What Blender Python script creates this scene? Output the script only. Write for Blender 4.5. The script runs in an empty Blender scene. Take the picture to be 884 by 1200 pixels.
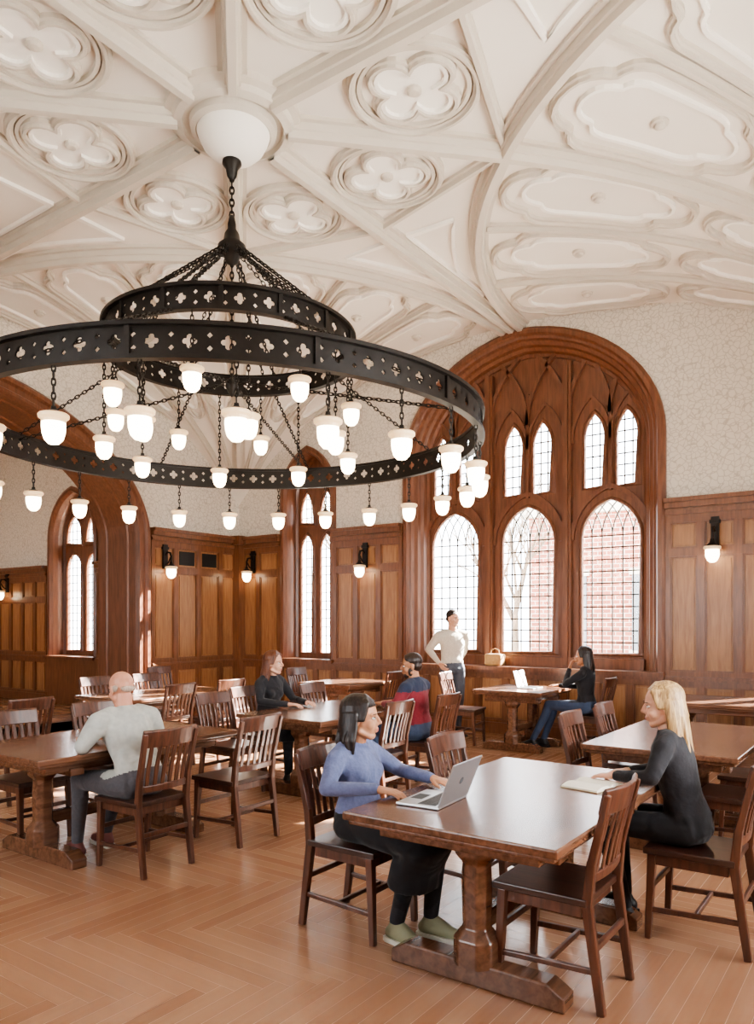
import bpy, bmesh, math, random
import numpy as np
from mathutils import Vector, Matrix
random.seed(7)
V=Vector
SC=bpy.context.scene
COL=SC.collection
pi=math.pi
def lin(h):
    h=h.lstrip('#'); c=[int(h[i:i+2],16)/255 for i in (0,2,4)]
    return tuple((x/12.92 if x<=.04045 else ((x+.055)/1.055)**2.4) for x in c)+(1,)
# ---------------------------------------------------------------- materials
def newmat(n):
    m=bpy.data.materials.new(n); m.use_nodes=True
    nt=m.node_tree; b=nt.nodes['Principled BSDF']; return m,nt,b
def plain(n,c,rough=.6,metal=0,noise=.06,scale=20,bump=0,coat=0,bdist=.01):
    m,nt,b=newmat(n); N=nt.nodes; L=nt.links
    c=lin(c) if isinstance(c,str) else c
    tc=N.new('ShaderNodeTexCoord'); nz=N.new('ShaderNodeTexNoise'); nz.inputs['Scale'].default_value=scale
    nz.inputs['Detail'].default_value=4
    L.new(tc.outputs['Object'],nz.inputs['Vector'])
    r=N.new('ShaderNodeValToRGB')
    r.color_ramp.elements[0].position=.3; r.color_ramp.elements[1].position=.7
    r.color_ramp.elements[0].color=tuple(x*(1-noise) for x in c[:3])+(1,)
    r.color_ramp.elements[1].color=tuple(min(1,x*(1+noise)) for x in c[:3])+(1,)
    L.new(nz.outputs['Fac'],r.inputs['Fac']); L.new(r.outputs['Color'],b.inputs['Base Color'])
    b.inputs['Roughness'].default_value=rough; b.inputs['Metallic'].default_value=metal
    b.inputs['Coat Weight'].default_value=coat
    if bump:
        bp=N.new('ShaderNodeBump'); bp.inputs['Strength'].default_value=bump; bp.inputs['Distance'].default_value=bdist
        L.new(nz.outputs['Fac'],bp.inputs['Height']); L.new(bp.outputs['Normal'],b.inputs['Normal'])
    return m
def wood(n,dark,light,sc=(14,14,1.3),rough=.4,coat=.15):
    m,nt,b=newmat(n); N=nt.nodes; L=nt.links
    tc=N.new('ShaderNodeTexCoord'); mp=N.new('ShaderNodeMapping'); mp.inputs['Scale'].default_value=sc
    L.new(tc.outputs['Object'],mp.inputs['Vector'])
    nz=N.new('ShaderNodeTexNoise'); nz.inputs['Scale'].default_value=2.2; nz.inputs['Detail'].default_value=7; nz.inputs['Distortion'].default_value=.6
    L.new(mp.outputs['Vector'],nz.inputs['Vector'])
    r=N.new('ShaderNodeValToRGB'); r.color_ramp.elements[0].position=.32; r.color_ramp.elements[1].position=.7
    r.color_ramp.elements[0].color=lin(dark); r.color_ramp.elements[1].color=lin(light)
    L.new(nz.outputs['Fac'],r.inputs['Fac']); L.new(r.outputs['Color'],b.inputs['Base Color'])
    b.inputs['Roughness'].default_value=rough; b.inputs['Coat Weight'].default_value=coat; b.inputs['Coat Roughness'].default_value=.2
    bp=N.new('ShaderNodeBump'); bp.inputs['Strength'].default_value=.08; bp.inputs['Distance'].default_value=.004
    L.new(nz.outputs['Fac'],bp.inputs['Height']); L.new(bp.outputs['Normal'],b.inputs['Normal'])
    return m
def emis(n,c,s,base='#fff4e2'):
    m,nt,b=newmat(n); b.inputs['Base Color'].default_value=lin(base)
    b.inputs['Emission Color'].default_value=lin(c); b.inputs['Emission Strength'].default_value=s
    b.inputs['Roughness'].default_value=.3
    return m
M_FRAME=wood('mahogany_frame','#68432d','#86593c',rough=.34,coat=.2)
M_PANEL=wood('oak_panel','#8a6040','#a87c54',rough=.38)
M_WIN=wood('window_timber','#653f2b','#83553c',rough=.38)
M_TABLE=wood('table_wood','#553a2a','#7b5540',sc=(14,1.3,14),rough=.24,coat=.3)
M_CHAIR=wood('chair_wood','#40271d','#67402f',rough=.33,coat=.25)
M_SEAT=wood('seat_wood','#2f1e18','#4b2f24',sc=(1.5,14,14),rough=.3,coat=.2)
M_CEIL=plain('ceiling_plaster','#e6e0d6',.85,noise=.012,scale=3)
M_RIB=plain('rib_plaster','#cbc3b6',.75,noise=.02,scale=4)
M_FIELD=plain('panel_plaster','#f2eee6',.85,noise=.01,scale=4)
M_METAL=plain('bronze','#231e1a',.45,metal=.4,noise=.15,scale=30)
M_LEAD=plain('leading','#2c2622',.6,metal=.2)
M_GLOW=emis('lamp_glass','#ffe6c0',11)
M_RIM=emis('lamp_rim','#ffd49a',.45,'#e6cba4')
M_BLACK=plain('grille_black','#141414',.5)
def wallmat():
    m,nt,b=newmat('patterned_plaster'); N=nt.nodes; L=nt.links
    tc=N.new('ShaderNodeTexCoord')
    nz=N.new('ShaderNodeTexNoise'); nz.inputs['Scale'].default_value=6; nz.inputs['Detail'].default_value=2
    L.new(tc.outputs['Object'],nz.inputs['Vector'])
    mx=N.new('ShaderNodeMixRGB'); mx.inputs['Fac'].default_value=.12
    L.new(tc.outputs['Object'],mx.inputs['Color1']); L.new(nz.outputs['Color'],mx.inputs['Color2'])
    vo=N.new('ShaderNodeTexVoronoi'); vo.feature='DISTANCE_TO_EDGE'; vo.inputs['Scale'].default_value=18
    L.new(mx.outputs['Color'],vo.inputs['Vector'])
    r=N.new('ShaderNodeValToRGB'); r.color_ramp.elements[0].position=.0; r.color_ramp.elements[1].position=.1
    r.color_ramp.elements[0].color=lin('#bdb4a7'); r.color_ramp.elements[1].color=lin('#ded7cb')
    L.new(vo.outputs['Distance'],r.inputs['Fac']); L.new(r.outputs['Color'],b.inputs['Base Color'])
    b.inputs['Roughness'].default_value=.9
    return m
M_WALL=wallmat()
def glassmat():
    m=bpy.data.materials.new('window_glass'); m.use_nodes=True; nt=m.node_tree; N=nt.nodes; L=nt.links
    N.clear(); o=N.new('ShaderNodeOutputMaterial'); t=N.new('ShaderNodeBsdfTransparent'); g=N.new('ShaderNodeBsdfGlossy')
    g.inputs['Roughness'].default_value=.05; mx=N.new('ShaderNodeMixShader'); mx.inputs['Fac'].default_value=.05
    L.new(t.outputs[0],mx.inputs[1]); L.new(g.outputs[0],mx.inputs[2]); L.new(mx.outputs[0],o.inputs['Surface']); return m
M_GLASS=glassmat()
def floormat():
    m,nt,b=newmat('herringbone_oak'); N=nt.nodes; L=nt.links
    tc=N.new('ShaderNodeTexCoord')
    at=N.new('ShaderNodeAttribute'); at.attribute_name='rnd'
    ad=N.new('ShaderNodeAttribute'); ad.attribute_name='dirx'
    def grain(s):
        mp=N.new('ShaderNodeMapping'); mp.inputs['Scale'].default_value=s; L.new(tc.outputs['Object'],mp.inputs['Vector'])
        nz=N.new('ShaderNodeTexNoise'); nz.inputs['Scale'].default_value=2.5; nz.inputs['Detail'].default_value=6
        L.new(mp.outputs['Vector'],nz.inputs['Vector']); return nz
    a=grain((1.2,16,1)); c=grain((16,1.2,1))
    mx=N.new('ShaderNodeMixRGB'); L.new(ad.outputs['Fac'],mx.inputs['Fac']); L.new(c.outputs['Fac'],mx.inputs['Color1']); L.new(a.outputs['Fac'],mx.inputs['Color2'])
    ma=N.new('ShaderNodeMath'); ma.operation='MULTIPLY'; ma.inputs[1].default_value=.45; L.new(mx.outputs['Color'],ma.inputs[0])
    m2=N.new('ShaderNodeMath'); m2.operation='MULTIPLY_ADD'; m2.inputs[1].default_value=.1; L.new(ad.outputs['Fac'],m2.inputs[0]); L.new(ma.outputs[0],m2.inputs[2])
    mb_=N.new('ShaderNodeMath'); mb_.operation='MULTIPLY_ADD'; mb_.inputs[1].default_value=.4; L.new(at.outputs['Fac'],mb_.inputs[0]); L.new(m2.outputs[0],mb_.inputs[2])
    r=N.new('ShaderNodeValToRGB'); r.color_ramp.elements[0].position=.1; r.color_ramp.elements[1].position=.85
    r.color_ramp.elements[0].color=lin('#8b6147'); r.color_ramp.elements[1].color=lin('#b38a6c')
    L.new(mb_.outputs[0],r.inputs['Fac']); L.new(r.outputs['Color'],b.inputs['Base Color'])
    b.inputs['Roughness'].default_value=.24
    return m
M_FLOOR=floormat()
M_GAP=plain('floor_gap','#c9a487',.6)
def brickmat():
    m,nt,b=newmat('brick'); N=nt.nodes; L=nt.links
    tc=N.new('ShaderNodeTexCoord'); mp=N.new('ShaderNodeMapping'); mp.inputs['Rotation'].default_value=(pi/2,0,0)
    L.new(tc.outputs['Object'],mp.inputs['Vector'])
    br=N.new('ShaderNodeTexBrick'); br.inputs['Scale'].default_value=1.6; br.inputs['Color1'].default_value=lin('#a5604c'); br.inputs['Color2'].default_value=lin('#8c4c3c'); br.inputs['Mortar'].default_value=lin('#c9bdb0')
    L.new(mp.outputs['Vector'],br.inputs['Vector']); L.new(br.outputs['Color'],b.inputs['Base Color']); return m
M_BRICK=brickmat()
# ---------------------------------------------------------------- mesh builder
class MB:
    def __init__(s): s.v=[]; s.f=[]; s.m=[]
    def add(s,vs,fs,mat=0,M=None):
        o=len(s.v)
        for p in vs:
            p=V(p); s.v.append(M@p if M is not None else p)
        for f in fs: s.f.append([i+o for i in f]); s.m.append(mat)
    def box(s,x0,x1,y0,y1,z0,z1,mat=0,M=None):
        vs=[(x0,y0,z0),(x1,y0,z0),(x1,y1,z0),(x0,y1,z0),(x0,y0,z1),(x1,y0,z1),(x1,y1,z1),(x0,y1,z1)]
        s.add(vs,[(0,3,2,1),(4,5,6,7),(0,1,5,4),(1,2,6,5),(2,3,7,6),(3,0,4,7)],mat,M)
    def beam(s,p0,p1,a0,a1,side=(0,1,0),mat=0,M=None):
        p0=V(p0);p1=V(p1);t=(p1-p0).normalized();sd=V(side);sd=(sd-t*sd.dot(t)).normalized();w=t.cross(sd)
        vs=[]
        for p,a in((p0,a0),(p1,a1)):
            for i,j in((-1,-1),(1,-1),(1,1),(-1,1)): vs.append(p+sd*a[0]/2*i+w*a[1]/2*j)
        s.add(vs,[(0,3,2,1),(4,5,6,7),(0,1,5,4),(1,2,6,5),(2,3,7,6),(3,0,4,7)],mat,M)
    def sweep(s,path,prof,up,closed=False,mat=0,M=None,profclosed=False):
        n=len(path);k=len(prof);vs=[];P=[V(p) for p in path]
        for i,p in enumerate(P):
            if closed: t=P[(i+1)%n]-P[i-1]
            else: t=P[min(i+1,n-1)]-P[max(i-1,0)]
            t.normalize(); u=V(up); u=(u-t*u.dot(t)).normalized(); sd=t.cross(u)
            sc=1
            if closed or 0<i<n-1:
                t1=(P[(i+1)%n]-p).normalized(); c=t1.dot(t); sc=1/max(.5,c)
            for a,b in prof: vs.append(p+sd*a*sc+u*b)
        fs=[]
        for i in range(n if closed else n-1):
            j=(i+1)%n
            for q in range(k if profclosed else k-1):
                r=(q+1)%k
                fs.append((i*k+q,i*k+r,j*k+r,j*k+q))
        if not closed and profclosed:
            fs.append(tuple(range(k))[::-1]); fs.append(tuple((n-1)*k+q for q in range(k)))
        s.add(vs,fs,mat,M)
    def lathe(s,prof,n=20,mat=0,M=None):
        k=len(prof);vs=[]
        for i in range(n):
            a=2*pi*i/n
            for r,z in prof: vs.append((max(r,1e-4)*math.cos(a),max(r,1e-4)*math.sin(a),z))
        fs=[(i*k+q,((i+1)%n)*k+q,((i+1)%n)*k+q+1,i*k+q+1) for i in range(n) for q in range(k-1)]
        s.add(vs,fs,mat,M)
    def capsule(s,p0,p1,r0,r1,mat=0,n=12,k=4):
        p0=V(p0);p1=V(p1);d=p1-p0;L=d.length
        t=d/L if L>1e-6 else V((0,0,1))
        a=t.orthogonal().normalized();b=t.cross(a);rings=[]
        for i in range(k+1):
            g=-pi/2+pi/2*i/k; rings.append((p0+t*r0*math.sin(g),max(r0*math.cos(g),1e-4)))
        for i in range(k+1):
            g=pi/2*i/k; rings.append((p1+t*r1*math.sin(g),max(r1*math.cos(g),1e-4)))
        s.rings([(c,a*r,b*r) for c,r in rings],n,mat)
    def rings(s,R,n=16,mat=0):
        vs=[]
        for c,a,b in R:
            for j in range(n):
                g=2*pi*j/n; vs.append(c+a*math.cos(g)+b*math.sin(g))
        fs=[(i*n+j,i*n+(j+1)%n,(i+1)*n+(j+1)%n,(i+1)*n+j) for i in range(len(R)-1) for j in range(n)]
        fs.append(tuple(range(n))[::-1]); fs.append(tuple((len(R)-1)*n+j for j in range(n)))
        s.add(vs,fs,mat)
    def ell(s,c,r,mat=0,n=16,k=10,M=None):
        c=V(c); R=[]
        for i in range(k+1):
            g=-pi/2+pi*i/k; q=max(math.cos(g),1e-3)
            R.append((c+V((0,0,r[2]*math.sin(g))),V((r[0]*q,0,0)),V((0,r[1]*q,0))))
        o=len(s.v); s.rings(R,n,mat)
        if M is not None:
            for i in range(o,len(s.v)): s.v[i]=M@s.v[i]
    def mesh(s,name,mats,smooth=False):
        me=bpy.data.meshes.new(name); me.from_pydata([tuple(p) for p in s.v],[],s.f)
        for m in mats: me.materials.append(m)
        me.polygons.foreach_set('material_index',s.m)
        me.polygons.foreach_set('use_smooth',[smooth]*len(s.f))
        me.update(); return me
def fixn(me):
    bm=bmesh.new(); bm.from_mesh(me); bmesh.ops.recalc_face_normals(bm,faces=bm.faces); bm.to_mesh(me); bm.free()
def obj(name,me,parent=None,loc=(0,0,0),rz=0,auto=None):
    o=bpy.data.objects.new(name,me); COL.objects.link(o); o.location=loc; o.rotation_euler=(0,0,rz)
    if parent: o.parent=parent
    return o
def empty(name,loc=(0,0,0),rz=0):
    o=bpy.data.objects.new(name,None); o.empty_display_size=.1; COL.objects.link(o); o.location=loc; o.rotation_euler=(0,0,rz); return o
def bake(me,mods):
    o=bpy.data.objects.new('tmp',me); COL.objects.link(o)
    for t,kw in mods:
        md=o.modifiers.new(t,t)
        for k,v in kw.items(): setattr(md,k,v)
    dg=bpy.context.evaluated_depsgraph_get(); dg.update()
    r=bpy.data.meshes.new_from_object(o.evaluated_get(dg)); bpy.data.objects.remove(o); return r
def bevel(me,w=.006,seg=2):
    return bake(me,[('BEVEL',dict(width=w,segments=seg,limit_method='ANGLE',angle_limit=.6))])
def fill2d(loops):
    bm=bmesh.new(); es=[]
    for lp in loops:
        a=[bm.verts.new((p[0],p[1],0)) for p in lp]
        for i in range(len(a)): es.append(bm.edges.new((a[i],a[(i+1)%len(a)])))
    bmesh.ops.triangle_fill(bm,use_beauty=True,use_dissolve=False,edges=es,normal=(0,0,1))
    bm.verts.index_update()
    t=[[v.index for v in f.verts] for f in bm.faces]; p=[(v.co.x,v.co.y) for v in bm.verts]; bm.free(); return p,t
def plate(mb,loops,y0,y1,mat=0,M=None):
    p,t=fill2d(loops); n=len(p)
    vs=[(x,y0,z) for x,z in p]+[(x,y1,z) for x,z in p]
    fs=[tuple(q) for q in t]+[tuple(i+n for i in q[::-1]) for q in t]
    o=0
    for lp in loops:
        k=len(lp)
        for i in range(k): j=(i+1)%k; fs.append((o+i,o+j,o+j+n,o+i+n))
        o+=k
    mb.add(vs,fs,mat,M)
def arch(cx,w,zs,za,zb,n=14):
    h=za-zs; L=[(-w,zb)]
    if h>=w*.999:
        R=(w*w+h*h)/(2*w); c=-w+R; g1=math.acos(min(1,c/R))
        for i in range(n+1):
            g=pi-(pi-(pi-g1))*i/n
            L.append((c+R*math.cos(g),zs+R*math.sin(g)))
        L[-1]=(0,za)
    else:
        for i in range(n+1):
            g=pi/2*i/n; x=-w*math.cos(g); u=abs(x)/w
            z=h*(.9*math.sqrt(max(0,1-u**2.1))+.1*(1-u)); L.append((x,zs+z))
    R_=[(-x,z) for x,z in L[:-1]][::-1]
    return [(cx+x,z) for x,z in L+R_]
def p3(L,y=0): return [(x,y,z) for x,z in L]
# ---------------------------------------------------------------- room dims
X0,X1,Y0,Y1=-10.05,.9,-1.0,9.8
CX,CY=(X0+X1)/2,(Y0+Y1)/2
R=5.4
def fz(d): d=max(0,d); return 5.8-.045*d*d-.0009*d**4
def zc(x,y):
    cx=X0 if x<CX else X1; cy=Y0 if y<CY else Y1
    return fz(R-math.hypot(x-cx,y-cy))
def Wm(o,ang): return Matrix.Translation(V(o))@Matrix.Rotation(ang,4,'Z')
MBACK=Wm((0,Y1,0),0); MLEFT=Wm((X0,CY,0),pi/2); MRIGHT=Wm((X1,CY,0),-pi/2); MFRONT=Wm((CX,Y0,0),pi)
WC=-4.45
def walltop(M,x0,x1,n=40):
    L=[]
    for i in range(n+1):
        x=x1+(x0-x1)*i/n; p=M@V((x,0,0)); L.append((x,zc(p.x,p.y)+.04))
    return L
def wall(name,M,x0,x1,holes,th=.95):
    mb=MB(); plate(mb,[[(x0,0),(x1,0)]+walltop(M,x0,x1)]+holes,0,th,0,M)
    me=mb.mesh(name,[M_WALL]); fixn(me); return obj(name,me)
BW=1.88
def bigarch(cx): return arch(cx,BW,4.0,5.62,.95)
def smallarch(cx): return arch(cx,.52,3.75,4.5,.95)
wall('wall_back',MBACK,X0-.3,X1+.3,[bigarch(WC),smallarch(-8.38),smallarch(-.62)],.55)
wall('wall_left',MLEFT,-5.7,5.7,[arch(0,3.15,2.9,4.85,.0,20)],.95)
wall('wall_right',MRIGHT,-5.7,5.7,[bigarch(0),smallarch(-3.88),smallarch(3.88)],.55)
wall('wall_front',MFRONT,-5.8,5.8,[bigarch(0),smallarch(-3.88),smallarch(3.88)],.55)
# ---------------------------------------------------------------- floor
def herring(x0,x1,y0,y1,w=.085,k=11):
    vs=[];fs=[];rn=[];dx=[]
    nx0=int(x0/w)-2*k; nx1=int(x1/w)+2*k; ny0=int(y0/w)-k-1; ny1=int(y1/w)+k+1; g=.0013
    def quad(ax,ay,bx,by,d):
        ax=max(ax*w,x0)+g;ay=max(ay*w,y0)+g;bx=min(bx*w,x1)-g;by=min(by*w,y1)-g
        if bx-ax<.005 or by-ay<.005: return
        o=len(vs); vs.extend([(ax,ay,0),(bx,ay,0),(bx,by,0),(ax,by,0)]); fs.append((o,o+1,o+2,o+3)); rn.append(random.random()); dx.append(d)
    for n in range(ny0,ny1):
        m0=(nx0-n)//(2*k)-1; m1=(nx1-n)//(2*k)+2
        for m in range(m0,m1):
            hx=n+2*k*m; quad(hx,n,hx+k,n+1,1.)
            vx=hx+k; quad(vx,n+1-k,vx+1,n+1,0.)
    return vs,fs,rn,dx
vs,fs,rn,dx=herring(-18,X1+.05,Y0-.05,Y1+.05)
me=bpy.data.meshes.new('floor'); me.from_pydata(vs,[],fs)
for nm,dat in(('rnd',rn),('dirx',dx)):
    a=me.attributes.new(nm,'FLOAT','FACE'); a.data.foreach_set('value',dat)
me.materials.append(M_FLOOR); fl=obj('floor',me)
mb=MB(); mb.box(-18.2,X1+.6,Y0-.6,Y1+.6,-.2,-.002); obj('floor_joints',mb.mesh('floor_joints',[M_GAP]),fl)
# ---------------------------------------------------------------- ceiling
mb=MB(); n=120; vs=[];fs=[]
for j in range(n+1):
    for i in range(n+1):
        x=X0+(X1-X0)*i/n;y=Y0+(Y1-Y0)*j/n; vs.append((x,y,zc(x,y)))
for j in range(n):
    for i in range(n): a=j*(n+1)+i; fs.append((a,a+n+1,a+n+2,a+1))
mb.add(vs,fs,0)
me=mb.mesh('ceiling',[M_CEIL],True); ceil=obj('ceiling',me)
rb=MB()
DN=(0,0,-1)
BIG=[(-.11,-.01),(-.11,.035),(-.07,.035),(-.062,.09),(-.045,.095),(-.032,.15),(.032,.15),(.045,.095),(.062,.09),(.07,.035),(.11,.035),(.11,-.01)]
MED=[(-.05,-.01),(-.05,.03),(-.026,.035),(-.02,.08),(.02,.08),(.026,.035),(.05,.03),(.05,-.01)]
SM=[(-.038,-.01),(-.036,.035),(-.016,.04),(-.012,.065),(.012,.065),(.016,.04),(.036,.035),(.038,-.01)]
XS=[(-.02,-.01),(-.016,.035),(.016,.035),(.02,-.01)]
def rib(pts,prof,closed=False,mat=0,dz=0):
    rb.sweep([(x,y,zc(x,y)-dz) for x,y in pts],prof,DN,closed,mat)
def line(a,b,n=30): return [(a[0]+(b[0]-a[0])*i/n,a[1]+(b[1]-a[1])*i/n) for i in range(n+1)]
corners=[(X1,Y1,pi),(X0,Y1,-pi/2),(X0,Y0,0),(X1,Y0,pi/2)]
HALF=[(1,0),(.985,.2),(.95,.36),(.89,.48),(.81,.57),(.74,.61),(.7,.66),(.68,.76),(.64,.87),(.57,.95),(.48,1),(.3,1),(.1,1),(-.1,1),(-.3,1),(-.48,1),(-.57,.95),(-.64,.87),(-.68,.76),(-.7,.66),(-.74,.61),(-.81,.57),(-.89,.48),(-.95,.36),(-.985,.2)]
SHP=HALF+[(-1,0)]+[(e,-w) for e,w in HALF[::-1][:-1]]
for cx,cy,a0 in corners:
    rib([(cx+(R-.06)*math.cos(a0+pi/2*i/48),cy+(R-.06)*math.sin(a0+pi/2*i/48)) for i in range(49)],BIG)
    a=a0+pi/4
    rib(line((CX+.45*(-math.cos(a)),CY-.45*math.sin(a)),(cx+.35*math.cos(a),cy+.35*math.sin(a)),60),BIG)
    for q in (15,30,60,75):
        a=a0+math.radians(q); rib(line((cx+(R-.15)*math.cos(a),cy+(R-.15)*math.sin(a)),(cx+.4*math.cos(a),cy+.4*math.sin(a)),50),MED)
    for q in range(6):
        ac=a0+math.radians(7.5+15*q)
        for (ro,ri) in((5.18,3.3),(3.15,1.6)):
            def loop(sc):
                L=[]; rc=(ro+ri)/2; rh=(ro-ri)/2
                ks=1 if sc==1 else .78
                for e,w in SHP:
                    r_=rc+rh*e*ks; hw=math.radians(6.1)*w*sc
                    L.append((cx+r_*math.cos(ac+hw),cy+r_*math.sin(ac+hw)))
                return L
            rib(loop(1.),SM,True); rib(loop(.66),XS,True,1)
            rc=(ro+ri)/2; x=cx+rc*math.cos(ac); y=cy+rc*math.sin(ac)
            Mx=Matrix.Translation((x,y,zc(x,y)))
            if ro>5: rb.lathe([(.075,.01),(.07,-.02),(.05,-.025),(.045,-.045),(.02,-.06),(0,-.062)],14,0,Mx)
ax=[(CX,Y1),(CX,Y0),(X0,CY),(X1,CY)]
for e in ax:
    d=V((e[0]-CX,e[1]-CY)).normalized(); rib(line((CX+d.x*.45,CY+d.y*.45),e,40),BIG)
    pr=V((-d.y,d.x))
    for sgn in(1,-1):
        dd=V((math.cos(math.atan2(d.y,d.x)+sgn*pi/4),math.sin(math.atan2(d.y,d.x)+sgn*pi/4)))
        a=(CX+d.x*2.12,CY+d.y*2.12); b=(CX+dd.x*2.36,CY+dd.y*2.36); rib(line(a,b,10),MED)
        def lp(o):
            H=5.4; L=[]
            aa=[2.45+o*1.5+(4.25-2.6*o-2.45)*i/12 for i in range(13)]
            for t in aa: L.append((t,.14+o))
            for t in aa[::-1]: L.append((t,max(.16+o,H-math.sqrt((R)**2-(H-t)**2)-.17-o)))
            return [(CX+d.x*t+pr.x*s2*sgn,CY+d.y*t+pr.y*s2*sgn) for t,s2 in L]
        rib(lp(0),XS,True,1)
def quat(cx,cy,rot,c,q,m=11):
    L=[]
    for k in range(4):
        for i in range(m):
            ph=-pi/4+pi/2*i/m; rho=c*math.cos(ph)+math.sqrt(max(1e-5,q*q-(c*math.sin(ph))**2))
            a=rot+k*pi/2+ph; L.append((cx+rho*math.cos(a),cy+rho*math.sin(a)))
    return L
for k in range(8):
    a=pi/8+k*pi/4; x=CX+1.52*math.cos(a); y=CY+1.52*math.sin(a)
    circ=lambda r:[(x+r*math.cos(2*pi*i/44),y+r*math.sin(2*pi*i/44)) for i in range(44)]
    rib(circ(.5),SM,True); rib(circ(.435),XS,True)
    ql=quat(x,y,a+pi/4,.215,.165); rib(ql,SM,True)
    z=5.8-.022; rb.add([(px,py,z) for px,py in ql],[tuple(range(len(ql)))],2)
    rib(quat(x,y,a+pi/4,.19,.14),XS,True,1,.015)
    rb.lathe([(.06,.0),(.06,-.035),(.04,-.05),(0,-.055)],12,0,Matrix.Translation((x,y,5.79)))
rb.lathe([(.56,.02),(.55,-.05),(.5,-.07),(.48,-.11),(.42,-.13),(.41,-.09),(.36,-.09),(.35,-.14),(.31,-.16),(.29,-.15)],48,0,Matrix.Translation((CX,CY,5.8)))
me=rb.mesh('ceiling_ribs',[M_RIB,M_FIELD,M_FIELD],False); fixn(me)
obj('ribs_and_mouldings',me,ceil)
mb=MB(); mb.lathe([(.3,-.1),(.3,-.15),(.285,-.2),(.25,-.27),(.19,-.33),(.11,-.37),(0,-.385)],48,0,Matrix.Translation((CX,CY,5.8)))
obj('medallion_bowl',mb.mesh('bowl',[M_FIELD],True),ceil)
mb=MB(); mb.box(X0-1,X1+.6,Y0-.6,Y1+.6,5.95,6.1); obj('roof_deck',mb.mesh('roof_deck',[M_CEIL]),ceil)
# ---------------------------------------------------------------- wainscot
trimn=[0]
def wains(M,x0,x1,top=3.12,below=False,dark=None,name=None):
    mb=MB(); L=x1-x0; n=max(1,round(L/.46)); st=.085
    F,Pn=0,1
    if below: levels=[(.2,.8)]; top=.9
    else: levels=[(.2,.8),(.98,top-.72),(top-.62,top-.3)]
    mb.box(x0,x1,-.03,0,.01,top-.01,Pn,M)
    mb.box(x0,x1,-.085,0,0,.16,F,M); mb.box(x0,x1,-.065,0,.16,.2,F,M)
    if not below:
        mb.box(x0,x1,-.062,0,.8,.98,F,M); mb.box(x0,x1,-.09,0,.86,.92,F,M); mb.box(x0,x1,-.105,0,.885,.905,F,M)
        mb.box(x0,x1,-.062,0,top-.72,top-.62,F,M)
        mb.box(x0,x1,-.062,0,top-.3,top-.12,F,M)
        mb.box(x0,x1,-.09,0,top-.2,top-.15,F,M)
        mb.box(x0,x1,-.12,0,top-.12,top-.05,F,M); mb.box(x0,x1,-.16,0,top-.05,top,F,M)
    else:
        mb.box(x0,x1,-.062,0,.8,.9,F,M)
    for i in range(n+1):
        c=x0+L*i/n; a=c-st/2; b=c+st/2
        if i==0:a,b=x0+.001,x0+st*.7
        if i==n:a,b=x1-st*.7,x1-.001
        mb.box(a,b,-.058,-.001,.15,top-.11,F,M)
    for i in range(n):
        a=x0+L*i/n+st/2; b=x0+L*(i+1)/n-st/2
        if i==0:a=x0+st*.7
        if i==n-1:b=x1-st*.7
        for li,(z0,z1) in enumerate(levels):
            for (q0,q1,r0,r1,dd) in((a-.004,b+.004,z0-.004,z0+.018,.048),(a-.004,b+.004,z1-.018,z1+.004,.048),(a-.003,a+.018,z0,z1,.046),(b-.018,b+.003,z0,z1,.046)): mb.box(q0,q1,-dd,-.001,r0,r1,F,M)
            mt=Pn
            if dark and li==2 and i in dark: mt=2
            mb.box(a+.045,b-.045,-.04,-.002,z0+.045,z1-.045,mt,M)
    trimn[0]+=1
    obj('trim_%d'%trimn[0],mb.mesh('wainscot',[M_FRAME,M_PANEL,M_BLACK]))
wains(MBACK,X0,-8.98); wains(MBACK,-7.78,-6.42); wains(MBACK,-2.48,-1.22); wains(MBACK,-.02,X1)
for a,b in((-8.98,-7.78),(-6.42,-2.48),(-1.22,-.02)): wains(MBACK,a,b,below=True)
wains(MLEFT,-5.4,-3.4); wains(MLEFT,3.4,5.4,dark=(1,2))
wains(MRIGHT,-5.4,-4.48); wains(MRIGHT,-3.28,-1.98); wains(MRIGHT,1.98,3.28); wains(MRIGHT,4.48,5.4)
for a,b in((-4.48,-3.28),(-1.98,1.98),(3.28,4.48)): wains(MRIGHT,a,b,below=True)
wains(MFRONT,-5.47,-4.48); wains(MFRONT,-3.28,-1.98); wains(MFRONT,1.98,3.28); wains(MFRONT,4.48,5.47)
for a,b in((-4.48,-3.28),(-1.98,1.98),(3.28,4.48)): wains(MFRONT,a,b,below=True)
for (cx,cy) in((X0,Y1),(X0,Y0),(X1,Y1),(X1,Y0)):
    mb=MB(); sx=1 if cx==X0 else -1; sy=1 if cy==Y0 else -1
    x=[cx,cx+.2*sx]; y=[cy,cy+.2*sy]
    mb.box(min(x),max(x),min(y),max(y),0.01,3.1,0); 
    x=[cx,cx+.24*sx]; y=[cy,cy+.24*sy]; mb.box(min(x),max(x),min(y),max(y),2.98,3.14,0); mb.box(min(x),max(x),min(y),max(y),0,.2,0)
    trimn[0]+=1; obj('trim_%d'%trimn[0],mb.mesh('corner_post',[M_FRAME]))
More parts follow.
